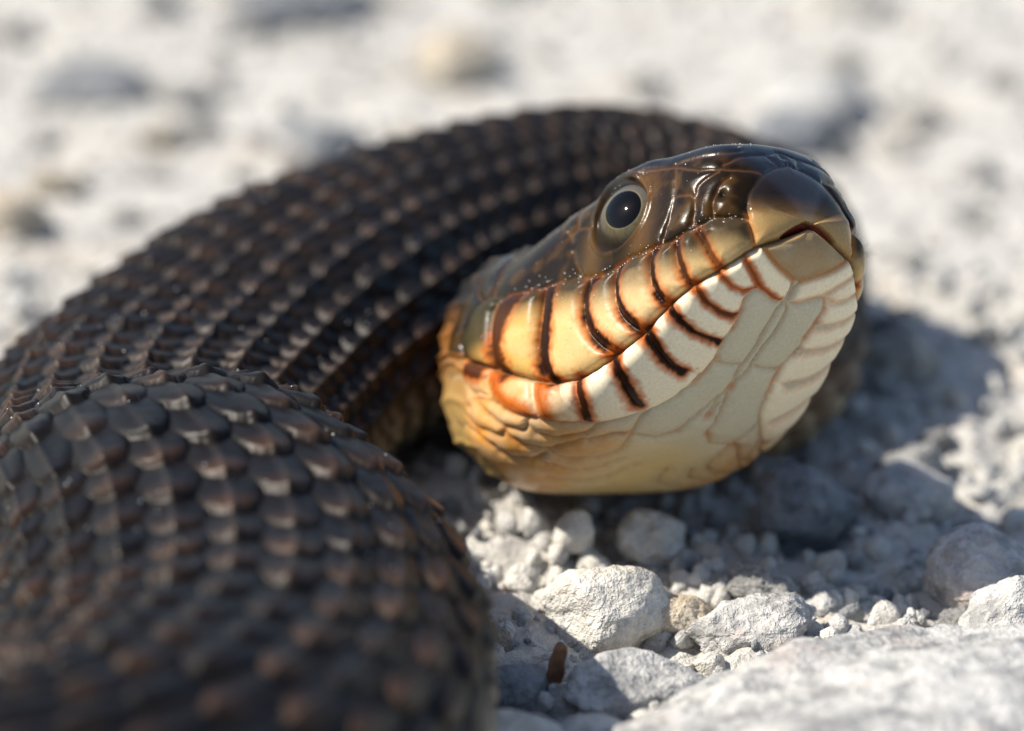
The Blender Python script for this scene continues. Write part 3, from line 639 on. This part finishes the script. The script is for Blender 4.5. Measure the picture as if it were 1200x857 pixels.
# =============================================================== small things
p = ground_at(648, 803)
rg = np.random.default_rng(4)
bm = bmesh.new(); rings = []
for k, (z, w, t_) in enumerate([(0, .045, .03), (.05, .05, .032), (.10, .046, .03), (.15, .05, .028), (.185, .038, .022), (.20, .02, .014)]):
    rings.append([bm.verts.new(((x * w + rg.uniform(-.006, .006) + .03 * z) * CM, (y * t_ + rg.uniform(-.004, .004)) * CM, (z + rg.uniform(-.008, .008)) * CM)) for x, y in ((-1, -.7), (-.2, -1), (.7, -.8), (1, .1), (.5, 1), (-.6, .9))])
for a, b in zip(rings[:-1], rings[1:]):
    for i in range(6): bm.faces.new((a[i], a[(i + 1) % 6], b[(i + 1) % 6], b[i]))
bm.faces.new(rings[0][::-1]); bm.faces.new(rings[-1]); me = bpy.data.meshes.new('wood_splinter'); bm.to_mesh(me); bm.free()
o = obj('wood_splinter', me, M_WOOD, None, (p[0], p[1], .02)); o.rotation_euler = (.1, .12, .3); o.scale = (1.25, 1.25, 1.35)
tag(o, 'tiny reddish brown wood splinter standing upright in the gravel', 'splinter')
# dust on the head and the coils
Vd, Fd, off = [], [], 0; D1, F1 = ICO[1]
g_ = np.random.default_rng(8); flat = DR
def speck(P, r):
    global off
    Vd.append(D1 * r * g_.uniform(.6, 1.3, 3) + P); Fd.append(F1 + off); off += len(D1)
for _ in range(250):
    t = g_.random()
    if t < .45: i0 = L_SLT[0][g_.integers(5, len(L_SLT[0]) * 3 // 4)]; P = i0 + g_.normal(0, .03, 3)
    elif t < .70: P = DR[np.searchsorted(S, g_.uniform(.15, .9)), g_.integers(0, 70)]
    else: P = DR[np.searchsorted(S, g_.uniform(.3, 2.3)), g_.integers(60, 190)]
    ix = np.argmin(((DR[:nh:3, ::3] - P) ** 2).sum(2)); a, b = np.unravel_index(ix, DR[:nh:3, ::3].shape[:2]); speck(DR[a * 3, b * 3] + NR[a * 3, b * 3] * .002, g_.uniform(.0015, .0058))
for _ in range(260):
    a = np.searchsorted(S, g_.uniform(8, 19)); b = g_.integers(0, 200); A_, B_ = (DR, NR) if g_.random() < .5 else (DL, NL); speck(A_[a, b] + B_[a, b] * .004, g_.uniform(.003, .008))
tag(obj('dust', mesh_from('dust', np.concatenate(Vd), np.concatenate(Fd)), M_DUST), 'fine white dust grains clinging to the head and coils', 'dust', kind='stuff')
# wisp of fibres stuck to the snout edge
def fibre_mesh(curves, r):
    Vs, Fs, off = [], [], 0
    for c in curves:
        n_ = len(c)
        for i, p_i in enumerate(c):
            t = c[min(i + 1, n_ - 1)] - c[max(i - 1, 0)]; t /= np.linalg.norm(t); a = np.cross(t, [0.3, .5, .8]); a /= np.linalg.norm(a); b = np.cross(t, a)
            for k_ in range(3): Vs.append(p_i + r * (math.cos(k_ * 2.094) * a + math.sin(k_ * 2.094) * b))
        for i in range(n_ - 1):
            for k_ in range(3): Fs.append((off + i * 3 + k_, off + i * 3 + (k_ + 1) % 3, off + i * 3 + 3 + (k_ + 1) % 3, off + i * 3 + 3 + k_))
        off += n_ * 3
    return Vs, Fs
a0 = np.argmin(np.abs(proj(DL[:nh, 200])[:, 1] - 292) + 1000 * (S[:nh] > .6)); 
cand = DL[20:nh:2, ::2].reshape(-1, 3); cp = proj(cand); near = np.argmin((cp[:, 0] - 1012) ** 2 + (cp[:, 1] - 296) ** 2); B0 = cand[near]
cs = []
for _ in range(26):
    P = B0 + g_.normal(0, .035, 3); d = np.array([.6, -.2, .3]) + g_.normal(0, .7, 3); c = [P]
    for _k in range(6): d = d + g_.normal(0, .35, 3); c.append(c[-1] + d / np.linalg.norm(d) * .0085)
    cs.append(np.array(c))
Vf, Ff = fibre_mesh(cs, .0011)
tag(obj('fluff', mesh_from('fluff', Vf, Ff), M_FIBRE), 'tiny wisp of pale plant fibres stuck to the lip', 'fluff', kind='stuff')
